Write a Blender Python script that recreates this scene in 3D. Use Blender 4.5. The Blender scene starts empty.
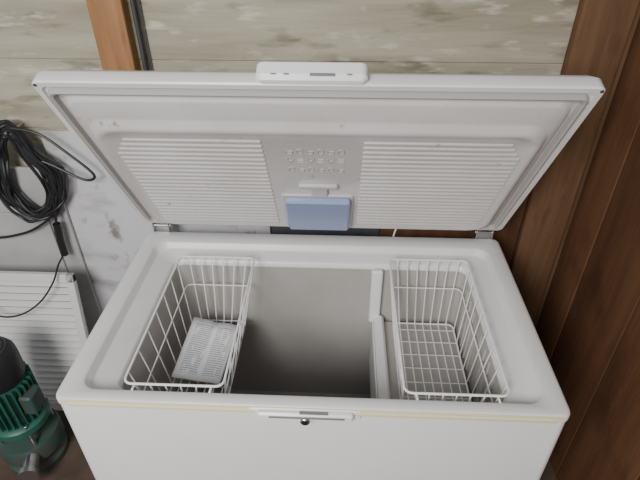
import bpy, bmesh, random
import numpy as np
from math import *
from mathutils import Vector, Matrix
random.seed(4)
D=.746; A=1.00707; H=.85
# ---------------- materials ----------------
def mat(name,col,rough=.5,metal=0,noise=None,bump=None,spec=.5,stretch=(1,1,1),detail=5,noise2=None,noise3=None):
    m=bpy.data.materials.new(name); m.use_nodes=True
    nt=m.node_tree; b=nt.nodes['Principled BSDF']
    b.inputs['Base Color'].default_value=(*col,1); b.inputs['Roughness'].default_value=rough
    b.inputs['Metallic'].default_value=metal; b.inputs['Specular IOR Level'].default_value=spec
    tc=nt.nodes.new('ShaderNodeTexCoord'); mp=nt.nodes.new('ShaderNodeMapping')
    mp.inputs['Scale'].default_value=stretch
    nt.links.new(tc.outputs['Object'],mp.inputs['Vector'])
    prev=None
    for nn in (noise,noise2,noise3):
        if not nn: continue
        sc,col2,lo,hi=nn[:4]
        n=nt.nodes.new('ShaderNodeTexNoise'); n.inputs['Scale'].default_value=sc; n.inputs['Detail'].default_value=detail
        r=nt.nodes.new('ShaderNodeMapRange'); r.inputs['From Min'].default_value=lo; r.inputs['From Max'].default_value=hi
        mx=nt.nodes.new('ShaderNodeMix'); mx.data_type='RGBA'
        mx.inputs['A'].default_value=(*col,1); mx.inputs['B'].default_value=(*col2,1)
        if prev: nt.links.new(prev,mx.inputs['A'])
        if len(nn)>4:
            mp2=nt.nodes.new('ShaderNodeMapping'); mp2.inputs['Scale'].default_value=nn[4]; nt.links.new(tc.outputs['Object'],mp2.inputs['Vector']); nt.links.new(mp2.outputs[0],n.inputs['Vector'])
        else: nt.links.new(mp.outputs[0],n.inputs['Vector'])
        nt.links.new(n.outputs['Fac'],r.inputs['Value'])
        nt.links.new(r.outputs[0],mx.inputs['Factor']); prev=mx.outputs['Result']
    if prev: nt.links.new(prev,b.inputs['Base Color'])
    if bump:
        sc,st,di=bump
        n=nt.nodes.new('ShaderNodeTexNoise'); n.inputs['Scale'].default_value=sc; n.inputs['Detail'].default_value=4
        bp=nt.nodes.new('ShaderNodeBump'); bp.inputs['Strength'].default_value=st; bp.inputs['Distance'].default_value=di
        nt.links.new(mp.outputs[0],n.inputs['Vector']); nt.links.new(n.outputs['Fac'],bp.inputs['Height']); nt.links.new(bp.outputs[0],b.inputs['Normal'])
    return m
M={}
M['white']=mat('white_enamel',(.87,.87,.875),.3,noise=(3,(.84,.835,.835),.4,.7))
M['rimw']=mat('white_plastic_rim',(.77,.76,.75),.32,noise=(6,(.73,.715,.70),.4,.7))
M['trim']=mat('bright_white_trim',(.84,.84,.83),.35)
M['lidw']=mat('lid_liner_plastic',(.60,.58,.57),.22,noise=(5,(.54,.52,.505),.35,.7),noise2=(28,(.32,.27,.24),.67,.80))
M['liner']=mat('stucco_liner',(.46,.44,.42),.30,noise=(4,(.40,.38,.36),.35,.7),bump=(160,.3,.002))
M['cream']=mat('yellowed_strip',(.76,.70,.46),.5)
M['gasket']=mat('gasket_rubber',(.42,.395,.38),.6)
M['emboss']=mat('raised_pictograms',(.44,.42,.41),.5)
M['slot']=mat('shadow_gray_plastic',(.22,.215,.21),.6)
M['wire']=mat('white_coated_wire',(.88,.88,.87),.3)
M['blue']=mat('lavender_lamp_cover',(.30,.36,.58),.2)
M['black']=mat('black_plastic',(.012,.012,.014),.45)
M['dgray']=mat('dark_gray_plastic',(.05,.05,.055),.5)
M['metal']=mat('zinc_metal',(.5,.5,.5),.35,metal=1)
M['green']=mat('green_paint',(.02,.12,.085),.45,noise=(14,(.02,.08,.06),.4,.7))
M['dgreen']=mat('dirty_green_casting',(.03,.075,.06),.55,noise=(20,(.07,.06,.05),.45,.65))
M['pale']=mat('weathered_pale_boards',(.44,.41,.32),.8,noise=(3.2,(.25,.23,.165),.40,.72),bump=(9,.6,.012),stretch=(.35,1,3),detail=12,noise2=(9,(.13,.11,.07),.57,.75,(.5,1,2.2)),noise3=(26,(.56,.53,.44),.58,.72,(.4,1,1.5)))
M['post']=mat('orange_pine',(.38,.205,.095),.7,noise=(6,(.27,.135,.055),.35,.7),bump=(30,.3,.003),stretch=(6,6,.5),spec=.3,noise2=(20,(.18,.09,.04),.58,.72,(2,2,.25)))
M['postd']=mat('stained_plank',(.165,.09,.048),.78,noise=(5,(.11,.058,.031),.35,.7),bump=(30,.4,.003),stretch=(6,6,.4),spec=.2,noise2=(6,(.075,.038,.02),.56,.76,(2,2,.7)))
M['plankA']=mat('brown_boards',(.155,.074,.036),.78,noise=(4,(.105,.049,.025),.35,.7),bump=(24,.4,.003),stretch=(4,4,.4),spec=.2,noise2=(4,(.07,.032,.017),.55,.76,(1,1.4,.8)))
M['plankB']=mat('brown_boards_dark',(.13,.061,.030),.78,noise=(4,(.085,.039,.020),.35,.7),bump=(24,.4,.003),stretch=(4,4,.4),spec=.2,noise2=(4,(.06,.028,.015),.55,.76,(1,1.4,.8)))
M['sheet']=mat('scuffed_white_sheet',(.60,.595,.61),.5,noise=(5,(.34,.32,.31),.50,.72),stretch=(1,1,2.2),detail=12,noise2=(14,(.23,.20,.18),.61,.72,(1,1,.8)))
M['gsheet']=mat('gray_white_sheet',(.45,.445,.44),.5,noise=(4,(.33,.32,.31),.45,.75))
M['slate']=mat('slate_board',(.075,.08,.10),.6,noise=(5,(.05,.053,.06),.4,.7))
M['floor']=mat('dark_floor',(.10,.065,.045),.85,noise=(6,(.05,.035,.028),.4,.7),bump=(20,.4,.01))
M['shut']=mat('white_shutter_paint',(.66,.66,.65),.45)

# ---------------- helpers ----------------
def obj(name,verts,faces,m,parent=None,smooth=True,ang=35):
    me=bpy.data.meshes.new(name); me.from_pydata([tuple(v) for v in verts],[],faces)
    bm=bmesh.new(); bm.from_mesh(me); bmesh.ops.recalc_face_normals(bm,faces=bm.faces); bm.to_mesh(me); bm.free()
    for k in (m if isinstance(m,list) else [m]): me.materials.append(M[k])
    if smooth:
        me.polygons.foreach_set('use_smooth',[True]*len(me.polygons))
        me.set_sharp_from_angle(angle=radians(ang))
    o=bpy.data.objects.new(name,me); bpy.context.scene.collection.objects.link(o)
    if parent: o.parent=parent
    return o
def empty(name,loc=(0,0,0),parent=None):
    e=bpy.data.objects.new(name,None); e.location=loc; bpy.context.scene.collection.objects.link(e)
    e.empty_display_size=.1
    if parent: e.parent=parent
    return e
def rrect(x0,x1,y0,y1,z,r,n=6):
    pts=[]
    for cx,cy,a0 in ((x1-r,y1-r,0),(x0+r,y1-r,90),(x0+r,y0+r,180),(x1-r,y0+r,270)):
        for i in range(n+1):
            t=radians(a0+90*i/n); pts.append((cx+r*cos(t),cy+r*sin(t),z))
    return pts
class MB:
    def __init__(s): s.v=[]; s.f=[]
    def add(s,v,f):
        k=len(s.v); s.v+= [tuple(p) for p in v]; s.f+=[tuple(i+k for i in q) for q in f]; return s
    def loft(s,loops,cap0=True,cap1=True):
        n=len(loops[0]); v=[p for l in loops for p in l]; f=[]
        for j in range(len(loops)-1):
            for i in range(n):
                a=j*n+i;b=j*n+(i+1)%n; f.append((a,b,b+n,a+n))
        if cap0: f.append(tuple(range(n))[::-1])
        if cap1: f.append(tuple(range((len(loops)-1)*n,len(loops)*n)))
        return s.add(v,f)
    def box(s,x0,x1,y0,y1,z0,z1,b=.003,r=None):
        r=b if r is None else r
        r=max(min(r,(x1-x0)/2-1e-4,(y1-y0)/2-1e-4),b+1e-5)
        return s.loft([rrect(x0+b,x1-b,y0+b,y1-b,z0,r-b+1e-5,3),rrect(x0,x1,y0,y1,z0+b,r,3),rrect(x0,x1,y0,y1,z1-b,r,3),rrect(x0+b,x1-b,y0+b,y1-b,z1,r-b+1e-5,3)])
    def tube(s,pts,r,n=8,closed=False,smooth=0):
        P=[Vector(p) for p in pts]
        if smooth:
            Q=[];N=len(P)
            rng=range(N if closed else N-1)
            for i in rng:
                g=(lambda k:P[k%N]) if closed else (lambda k:P[max(0,min(N-1,k))])
                p0,p1,p2,p3=g(i-1),g(i),g(i+1),g(i+2)
                for j in range(smooth):
                    t=j/smooth
                    Q.append(.5*((2*p1)+(p2-p0)*t+(2*p0-5*p1+4*p2-p3)*t*t+(3*p1-p0-3*p2+p3)*t**3))
            if not closed: Q.append(P[-1])
            P=Q
        N=len(P); loops=[]; up=None
        for i in range(N):
            if closed: t=P[(i+1)%N]-P[i-1]
            else: t=P[min(i+1,N-1)]-P[max(i-1,0)]
            t.normalize()
            if up is None:
                up=t.cross(Vector((0,0,1)) if abs(t.z)<.9 else Vector((1,0,0))).normalized()
            up=(up-t*up.dot(t)).normalized(); sd=t.cross(up)
            loops.append([P[i]+(up*cos(2*pi*k/n)+sd*sin(2*pi*k/n))*r for k in range(n)])
        if closed: loops.append(loops[0]); return s.loft(loops,False,False)
        return s.loft(loops)
    def cyl(s,c,r,z0,z1,n=32,b=.003,axis='z'):
        def ring(rr,z): return [(c[0]+rr*cos(2*pi*k/n),c[1]+rr*sin(2*pi*k/n),z) for k in range(n)]
        L=[ring(r-b,z0),ring(r,z0+b),ring(r,z1-b),ring(r-b,z1)]
        if axis=='y': L=[[(p[0],p[2],p[1]) for p in l] for l in L]
        return s.loft(L)
    def make(s,name,m,parent=None,**k): return obj(name,s.v,s.f,m,parent,**k)

# ================= CHEST FREEZER =================
fz=empty('chest_freezer',(0,0,H))
W2=.635
mb=MB()
mb.loft([rrect(-W2+.004,W2-.004,.004,D-.004,-.83,.02),
 rrect(-W2,W2,0,D,-.826,.024),rrect(-W2,W2,0,D,-.02,.024)],True,False)
mb.make('cabinet',"white",fz)
mb=MB()
mb.box(-W2+.05,W2-.05,.05,D-.03,-.85,-.828,.004); mb.make('plinth','dgray',fz)
mb=MB()
mb.loft([rrect(-W2-.003,W2+.003,-.003,D+.002,-.022,.027),rrect(-W2-.003,W2+.003,-.003,D+.002,-.008,.027),rrect(-W2,W2,0,D,-.002,.024),
 rrect(-W2+.007,W2-.007,.005,D-.006,0,.02),
 rrect(-.588,.588,.030,.685,0,.045),rrect(-.582,.582,.035,.680,-.004,.042),rrect(-.576,.576,.040,.674,-.022,.04),
 rrect(-.570,.570,.043,.668,-.026,.04),rrect(-.515,.515,.058,.630,-.034,.035),rrect(-.509,.509,.062,.624,-.04,.032),rrect(-.505,.505,.064,.620,-.055,.03)],False,False)
mb.make('top_rim','rimw',fz,ang=50)
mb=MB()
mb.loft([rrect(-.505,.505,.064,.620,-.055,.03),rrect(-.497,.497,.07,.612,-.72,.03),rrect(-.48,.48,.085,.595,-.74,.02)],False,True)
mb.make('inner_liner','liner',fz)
mb=MB(); mb.box(-.60,.60,-.0065,-.0005,-.0215,-.0125,.001)
mb.box(-W2+.02,W2-.02,-.004,.003,-.010,-.003,.001)
mb.make('yellowed_edge_strip','cream',fz)
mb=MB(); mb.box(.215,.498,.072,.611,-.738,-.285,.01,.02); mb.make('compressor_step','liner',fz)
mb=MB(); mb.box(.200,.236,.075,.606,-.30,-.252,.008,.01)
mb.box(.196,.203,.075,.606,-.50,-.29,.002); mb.make('step_divider_trim','trim',fz)
mb=MB(); mb.box(.182,.222,.592,.616,-.285,-.045,.006,.008); mb.make('divider_channel','trim',fz)
mb=MB()
for i in range(9):
    y=.12+i*.052; mb.tube([(.5035,y,-.07),(.500,y,-.28)],.004,6)
mb.make('liner_wall_ribs','liner',fz)
mb=MB(); mb.box(-.125,.112,-.020,-.001,-.030,-.006,.005,.008); mb.box(-.145,.13,-.006,-.0005,-.034,-.004,.003,.005); mb.make('latch_plate','white',fz)
mb=MB(); mb.box(-.095,.09,-.0215,-.0195,-.020,-.012,.001)
mb.box(-.02,.05,-.018,-.008,-.0065,-.0050,.0005); mb.make('latch_slot','slot',fz)
mb=MB(); mb.cyl((-.006,-.026),.012,-.027,-.005,24,.002,axis='y'); mb.make('lock_cylinder','metal',fz)
mb=MB(); mb.cyl((-.006,-.026),.0075,-.0278,-.0265,20,.0005,axis='y'); mb.make('keyhole','black',fz)

# -------- lid --------
lid=empty('lid',(0,D,.02),fz); lid.rotation_euler=(-A,0,0)
def L(u0,u1,v0,v1,w,r,n=6): return rrect(u0,u1,-v1,-v0,-w,r,n)
mb=MB()
mb.loft([L(-.59,.59,.07,.73,-.056,.02),L(-.625,.625,.04,.772,-.046,.02),L(-.637,.637,.03,.783,-.030,.02),L(-.639,.639,.028,.785,-.004,.02),L(-.635,.635,.031,.782,0,.018),
 L(-.622,.622,.042,.768,0,.016),L(-.620,.620,.044,.766,-.006,.015),L(-.606,.606,.054,.752,-.006,.015)],True,False)
mb.make('lid_shell','rimw',lid,ang=40)
mb=MB()
mb.loft([L(-.613,.613,.048,.760,-.006,.015),L(-.612,.612,.049,.759,.006,.016),L(-.608,.608,.053,.755,.009,.016),L(-.603,.603,.058,.750,.007,.016),L(-.600,.600,.06,.747,-.006,.016)],False,False)
mb.make('lid_gasket','gasket',lid)
mb=MB()
mb.loft([L(-.606,.606,.054,.752,-.006,.015),L(-.590,.590,.060,.738,-.006,.03),L(-.586,.586,.062,.732,.006,.04),L(-.581,.581,.064,.726,.010,.045),
 L(-.574,.574,.070,.668,.010,.06),L(-.570,.570,.074,.661,.013,.06),L(-.562,.562,.080,.648,.024,.06),L(-.557,.557,.085,.642,.027,.06),
 L(-.548,.548,.092,.632,.027,.055),L(-.543,.543,.096,.627,.024,.05)],False,True)
mb.make('lid_liner','lidw',lid,ang=60)
mb=MB()
NR=23
for s in (0,1):
    for i in range(NR):
        v=.125+i*(.600-.125)/(NR-1); ins=.012*max(0,(i-NR+4)) 
        if s==0: u0,u1=-.528+ins,-.135
        else: u0,u1=.122,.530-ins
        mb.box(u0,u1,-v-.0055,-v+.0055,-.0290,-.022,.003,.0055)
mb.make('lid_ribs','lidw',lid)
mb=MB(); zb=-.0245
for i in range(6):
    for j in range(3):
        cu=-.068+i*.027; cv=-(.465+j*.045); k=(i*2+j*3)%4
        if k==0: mb.tube([(cu+.008*cos(t*pi/4),cv+.011*sin(t*pi/4),zb) for t in range(8)],.0018,6,closed=True)
        elif k==1:
            for q in (-.008,0,.008): mb.tube([(cu-.008,cv+q,zb),(cu+.008,cv+q,zb)],.0017,6)
        elif k==2:
            mb.tube([(cu-.008,cv-.01,zb),(cu-.008,cv+.01,zb),(cu+.008,cv+.01,zb),(cu+.008,cv-.002,zb),(cu-.008,cv-.002,zb)],.0017,6)
        else:
            mb.tube([(cu-.009,cv-.01,zb),(cu,cv+.011,zb),(cu+.009,cv-.01,zb)],.0017,6); mb.tube([(cu-.006,cv,zb),(cu+.006,cv,zb)],.0017,6)
mb.make('lid_embossing','emboss',lid)
mb=MB(); mb.box(-.112,.108,-.325,-.095,-.031,-.022,.004,.012); mb.box(-.055,.060,-.390,-.370,-.036,-.023,.004,.008); mb.box(-.02,.03,-.375,-.32,-.033,-.023,.003,.005); mb.make('lamp_housing','lidw',lid)
mb=MB(); mb.box(-.102,.098,-.318,-.115,-.053,-.030,.006,.010); mb.make('lamp_cover','blue',lid)
mb=MB(); mb.box(-.125,.122,-.810,-.778,-.001,.050,.010,.016); mb.make('lid_handle','white',lid)
mb=MB()
for u0,u1,w0,w1 in ((-.09,-.078,.006,.010),(-.062,-.050,.006,.010),(-.005,.05,.003,.011),(.075,.087,.006,.010)): mb.box(u0,u1,-.8115,-.809,w0,w1,.001)
mb.make('handle_slots','slot',lid)
mb=MB()
for sx in (-1,1): mb.cyl((sx*.628,-.775),.004,-.003,.001,12,.001)
mb.make('lid_corner_screws','dgray',lid)
for sx in (-1,1):
    mb=MB(); x=sx*.585
    mb.box(x-.03,x+.03,D+.003,D+.008,-.20,.02,.001); mb.box(x-.03,x-.026,D-.008,D+.03,-.02,.055,.001); mb.box(x+.026,x+.03,D-.008,D+.03,-.02,.055,.001)
    mb.tube([(x-.034,D+.004,.024),(x+.034,D+.004,.024)],.006,12)
    mb.tube([(x-.012,D+.012,-.05),(x-.012,D+.016,.06)],.005,8)
    mb.make('hinge_'+('left' if sx<0 else 'right'),'metal',fz)
mb=MB(); mb.tube([(.26,D+.02,-.05),(.27,D+.012,.02),(.285,D+.01,.05),(.30,D+.02,.075)],.003,8,smooth=6); mb.make('lid_lamp_cable','wire',fz)

# ================= BASKETS =================
def basket(name,x0,x1,y0,y1,xb0,xb1,yb0,yb1,zb,nx=6,ny=7):
    mb=MB(); r=.0021
    top=rrect(x0,x1,y0,y1,0.002,.02,4); mb.tube(top,.0034,8,closed=True)
    g=.42
    lp=lambda a,b:a+(b-a)*g
    mid=rrect(lp(x0,xb0),lp(x1,xb1),lp(y0,yb0),lp(y1,yb1),zb*g,.02,4); mb.tube(mid,.0022,8,closed=True)
    bot=rrect(xb0,xb1,yb0,yb1,zb,.02,4); mb.tube(bot,.0028,8,closed=True)
    for i in range(nx):
        t=(i+.5)/nx; xt=x0+.01+(x1-x0-.02)*t; xb=xb0+.01+(xb1-xb0-.02)*t
        mb.tube([(xt,y0,0),(xb,yb0,zb),(xb,yb1,zb),(xt,y1,0)],r,6)
    for i in range(ny):
        t=(i+.5)/ny; yt=y0+(y1-y0)*t; yb=yb0+(yb1-yb0)*t
        mb.tube([(x0,yt,0),(xb0,yb,zb-.003),(xb1,yb,zb-.003),(x1,yt,0)],r,6)
    for x in (x0+.03,x1-.03):
        mb.tube([(x,y0+.002,0),(x,y0-.018,0.002),(x,y0-.03,-.012)],.003,6)
        mb.tube([(x,y1-.002,0),(x,y1+.02,-.01),(x,y1+.03,-.018)],.003,6)
    return mb.make(name,'wire')
b1=basket('wire_basket',-.478,-.220,.054,.598,-.455,-.268,.10,.562,-.262); b1.location.z=H-.004
b2=basket('wire_basket.001',.240,.502,.054,.610,.268,.482,.10,.568,-.255,7,8); b2.location.z=H-.004
# ================= BOOKLET =================
bk=empty('instruction_booklet',(-.364,.385,H-.240))
bk.rotation_euler=(radians(5),radians(5),radians(-4))
def paper():
    m=bpy.data.materials.new('printed_paper'); m.use_nodes=True; nt=m.node_tree; b=nt.nodes['Principled BSDF']; b.inputs['Roughness'].default_value=.7
    tc=nt.nodes.new('ShaderNodeTexCoord'); sp=nt.nodes.new('ShaderNodeSeparateXYZ'); nt.links.new(tc.outputs['Object'],sp.inputs[0])
    def mth(op,a,bv=None):
        n=nt.nodes.new('ShaderNodeMath'); n.operation=op
        for i,q in enumerate((a,bv)):
            if q is None: continue
            if isinstance(q,(int,float)): n.inputs[i].default_value=q
            else: nt.links.new(q,n.inputs[i])
        return n.outputs[0]
    line=mth('GREATER_THAN',mth('SINE',mth('MULTIPLY',sp.outputs['Y'],2*pi/.0085)),.15)
    mp=nt.nodes.new('ShaderNodeMapping'); mp.inputs['Scale'].default_value=(1,.35,.35); nt.links.new(tc.outputs['Object'],mp.inputs[0])
    nz=nt.nodes.new('ShaderNodeTexNoise'); nz.inputs['Scale'].default_value=90; nt.links.new(mp.outputs[0],nz.inputs[0])
    word=mth('GREATER_THAN',nz.outputs['Fac'],.40)
    colm=mth('LESS_THAN',mth('ABSOLUTE',mth('SUBTRACT',mth('ABSOLUTE',sp.outputs['X']),.037)),.029)
    ym=mth('LESS_THAN',mth('ABSOLUTE',sp.outputs['Y']),.100)
    fac=mth('MULTIPLY',mth('MULTIPLY',line,word),mth('MULTIPLY',colm,ym)); fac=mth('MULTIPLY',fac,.6)
    mx=nt.nodes.new('ShaderNodeMix'); mx.data_type='RGBA'; mx.inputs['A'].default_value=(.88,.90,.92,1); mx.inputs['B'].default_value=(.08,.09,.11,1)
    nt.links.new(fac,mx.inputs['Factor']); nt.links.new(mx.outputs['Result'],b.inputs['Base Color']); return m
M['paper']=paper()
n=20;m_=6
def sheet(dz,sh,name):
    v=[];f=[]
    for j in range(m_+1):
        for i in range(n+1):
            s=i/n; x=-.084+sh+.158*s
            z=.007+dz+.010*abs(sin(2*pi*s))*(.6+.4*j/m_)*(1 if s<.5 else .6)+.014*max(0,.2-s)/.2*j/m_
            v.append((x,-.120+.240*j/m_,z))
    for j in range(m_):
        for i in range(n): k=j*(n+1)+i; f.append((k,k+1,k+n+2,k+n+1))
    mb=MB(); mb.add(v,f); pg=mb.make(name,'paper',bk)
    so=pg.modifiers.new('t','SOLIDIFY'); so.thickness=.0008
sheet(.002,0,'open_page'); sheet(-.002,.004,'under_page')
mb=MB(); mb.box(-.078,.074,-.117,.117,.000,.005,.001); mb.make('page_block','shut',bk)
mb=MB(); mb.box(.075,.092,-.119,.117,.000,.010,.001); mb.box(.080,.096,-.11,.06,.008,.014,.001); mb.make('spine_cover','slate',bk)

# ================= ROOM =================
YW=.866
mb=MB()
z=-.85
while z<1.4:
    mb.box(-2.3,1.0,YW,YW+.03,z,min(z+.2385,1.4),.0025); z+=.239
o=mb.make('wall_back','pale'); o.location.z=H
y=YW-.001; wid=[.20,.31,.30,.33,.28,.30,.2,.25]
mA=MB();mB=MB()
for i,w in enumerate(wid):
    y1=y; y0=y-w; (mA if i%2==0 else mB).box(.93,.955,y0+.003,y1-.003,-.85,1.4,.003); y=y0
wr=empty('wall_right',(0,0,H))
mA.make('boards_a','plankA',wr); mB.make('boards_b','plankB',wr)
mC=MB(); mC.box(.956,.98,y,YW+.03,-.85,1.4,.002); mC.make('backing','black',wr)
mb=MB(); mb.box(.750,.902,YW-.045,YW-.001,-.85,1.4,.004); mb.box(.903,.929,YW-.02,YW-.001,-.85,1.4,.002); o=mb.make('trim_corner_plank','postd'); o.location.z=H
mb=MB(); mb.box(-.695,-.590,YW-.05,YW-.001,.37,1.4,.004); o=mb.make('wall_post','post'); o.location.z=H
mb=MB(); mb.tube([(-.567,YW-.02,.37),(-.567,YW-.02,1.4)],.007,12); mb.tube([(-.552,YW-.012,.37),(-.552,YW-.012,1.4)],.003,8); o=mb.make('conduit_pipe','dgray'); o.location.z=H
mb=MB(); mb.box(-2.3,1.0,-2.6,YW+.03,-.90,-.851,.003); o=mb.make('floor','floor'); o.location.z=H
mb=MB(); mb.box(-.985,-.20,.840,.852,-.85,.345,.002); o=mb.make('scuffed_white_panel','sheet'); o.location.z=H
mb=MB(); mb.box(-.195,.22,.840,.852,-.85,.10,.002); o=mb.make('slate_board','slate'); o.location.z=H
mb=MB(); mb.box(.225,.745,.840,.852,-.85,.25,.002); o=mb.make('brown_board','plankB'); o.location.z=H
mb=MB(); mb.box(-1.75,-.975,.823,.837,-.85,.21,.003); mb.box(-1.75,-1.05,.812,.822,-.85,.02,.003); o=mb.make('gray_white_panel','gsheet'); o.location.z=H
sh=empty('louvred_shutter',(-1.20,.57,0)); sh.rotation_euler=(radians(-10),0,0)
mb=MB(); hw=.25; ht=.685
mb.box(-hw,-hw+.03,0,.025,0,ht,.003); mb.box(hw-.03,hw,0,.025,0,ht,.003); mb.box(-hw,hw,0,.025,ht-.035,ht,.003); mb.box(-hw,hw,0,.025,0,.05,.003)
mb.make('frame','shut',sh)
mb=MB(); mb.box(-hw+.02,hw-.02,.023,.026,.03,ht-.02,.001); mb.make('slat_gap_shade','slot',sh)  # gray sheet added behind the slats, its colour standing in for gap shade
mb=MB()
for i in range(19):
    zc=.055+i*.032
    v=[(-hw+.028,.003,zc),(hw-.028,.003,zc),(hw-.028,.018,zc+.015),(-hw+.028,.018,zc+.015)]
    v+=[(p[0],p[1]+.001,p[2]+.004) for p in v]
    mb.add(v,[(0,1,2,3),(7,6,5,4),(0,4,5,1),(1,5,6,2),(2,6,7,3),(3,7,4,0)])
mb.make('slats','shut',sh,smooth=False)

# ================= CABLE =================
mb=MB(); YC=.79
for k in range(16):
    cx=-1.065+random.uniform(-.03,.02); cz=.205+random.uniform(-.02,.015); rx=random.uniform(.085,.14); rz=random.uniform(.16,.19)
    tl=random.uniform(-.1,.35)
    pts=[]
    for t in range(16):
        a=2*pi*t/16; x=rx*cos(a); z=rz*sin(a)*(1.0 if sin(a)<0 else .95)
        x*= .75+.25*(-sin(a)) if sin(a)>0 else 1
        pts.append((cx+x*cos(tl)+z*sin(-tl)*.6, YC+random.uniform(-.012,.012), cz+z+x*sin(tl)*.4))
    mb.tube(pts,.006,7,closed=True,smooth=4)
def px(pts,r): mb.tube([(x,YC-.01,z) for x,z in pts],r,7,smooth=6)
px([(-1.04,.38),(-.95,.36),(-.87,.29),(-.80,.21),(-.84,.19),(-.93,.24),(-.97,.26)],.005)
px([(-.99,.05),(-1.05,.0),(-1.15,-.05),(-1.3,-.07),(-1.5,.0)],.005)
px([(-1.0,.30),(-.98,.12),(-1.0,-.0)],.005)
def p3(pts,r): mb.tube(pts,r,7,smooth=6)
p3([(-1.01,.78,-.14),(-1.005,.715,-.145),(-1.01,.655,-.185),(-1.07,.625,-.26),(-1.16,.61,-.315),(-1.25,.61,-.32),(-1.34,.63,-.26),(-1.45,.65,-.20)],.0035)
o=mb.make('power_cable_coil','black'); o.location.z=H
mb=MB(); mb.tube([(-1.0,YC-.01,0),(-1.002,YC-.01,-.03),(-1.008,YC-.01,-.08),(-1.01,YC-.01,-.145)],.014,12); q=mb.make('plug','black',o)
mb=MB(); mb.tube([(-1.05,YC-.03,.37),(-1.05,YW,.362)],.004,8); q=mb.make('wall_nail','metal',o)

# ================= PUMP =================
pm=empty('garden_pump',(-1.135,.375,0)); pm.scale=(1.10,1.10,1.32)
def ring(r,z,n=40): return [(r*cos(2*pi*k/n),r*sin(2*pi*k/n),z) for k in range(n)]
def lathe(prof,name,m):
    b=MB(); b.loft([ring(r,z) for r,z in prof]); return b.make(name,m,pm)
lathe([(.02,.455),(.05,.453),(.068,.445),(.078,.43),(.080,.41),(.080,.355),(.074,.34)],'fan_cover','black')
b=MB()
for k in range(5):
    rr=.018+.010*k; b.tube([(rr*cos(t*pi/10),rr*sin(t*pi/10),.4555-.0003*k*k) for t in range(20)],.002,6,closed=True)
b.make('fan_grille','dgray',pm)
lathe([(.06,.345),(.072,.34),(.072,.20),(.09,.195),(.095,.19),(.095,.17),(.085,.165),(.05,.16)],'motor_body','green')
b=MB()
for k in range(28):
    a=2*pi*k/28
    c,s=cos(a),sin(a)
    v=[]
    for z in (.205,.335):
        for rr,w in ((.070,-.002),(.088,-.0015),(.088,.0015),(.070,.002)): v.append((rr*c-w*s,rr*s+w*c,z))
    b.add(v,[(0,1,2,3),(7,6,5,4),(0,4,5,1),(1,5,6,2),(2,6,7,3),(3,7,4,0)])
b.make('cooling_fins','green',pm,smooth=False)
b=MB(); b.box(.06,.108,-.045,.02,.235,.305,.006,.01); b.make('terminal_box','dgreen',pm)
lathe([(.03,.165),(.04,.16),(.04,.125),(.06,.12),(.1,.115),(.105,.105),(.105,.06),(.09,.05),(.08,.03),(.10,.02),(.10,.0)],'pump_housing','dgreen')
lathe([(.044,.150),(.050,.148),(.050,.132),(.044,.130)],'shaft_collar','metal')
b=MB()
for k in range(4):
    a=pi/4+k*pi/2; b.cyl((.085*cos(a),.085*sin(a)),.007,.11,.205,12,.001)
b.tube([(.05,-.085,.085),(.07,-.15,.085)],.024,16); b.tube([(.068,-.142,.085),(.074,-.158,.085)],.032,16)
b.make('bolts_and_outlet','metal',pm)

# ================= CAMERA / LIGHT =================
cam=bpy.data.cameras.new('cam'); cam.sensor_width=36; cam.lens=506.9/640*36
co=bpy.data.objects.new('camera',cam); bpy.context.scene.collection.objects.link(co)
R=Matrix.Rotation(.0456,3,'Z')@Matrix.Rotation(pi/2-.60889,3,'X')@Matrix.Rotation(-.00323,3,'Z')
co.matrix_world=Matrix.Translation((.06638,-.77834,1.04034+H))@R.to_4x4()
bpy.context.scene.camera=co
def area(name,loc,tgt,size,en,col):
    l=bpy.data.lights.new(name,'AREA'); l.shape='RECTANGLE'; l.size=size[0]; l.size_y=size[1]; l.energy=en; l.color=col
    o=bpy.data.objects.new(name,l); bpy.context.scene.collection.objects.link(o); o.location=loc
    o.rotation_euler=(Vector(tgt)-Vector(loc)).to_track_quat('-Z','Y').to_euler()
area('doorway_light',(-.9,-2.3,2.6),(0,.3,.7),(1.2,1.2),115,(1,.98,.955))
w=bpy.data.worlds.new('world'); bpy.context.scene.world=w; w.use_nodes=True
w.node_tree.nodes['Background'].inputs[0].default_value=(.97,.985,1,1); w.node_tree.nodes['Background'].inputs[1].default_value=.36
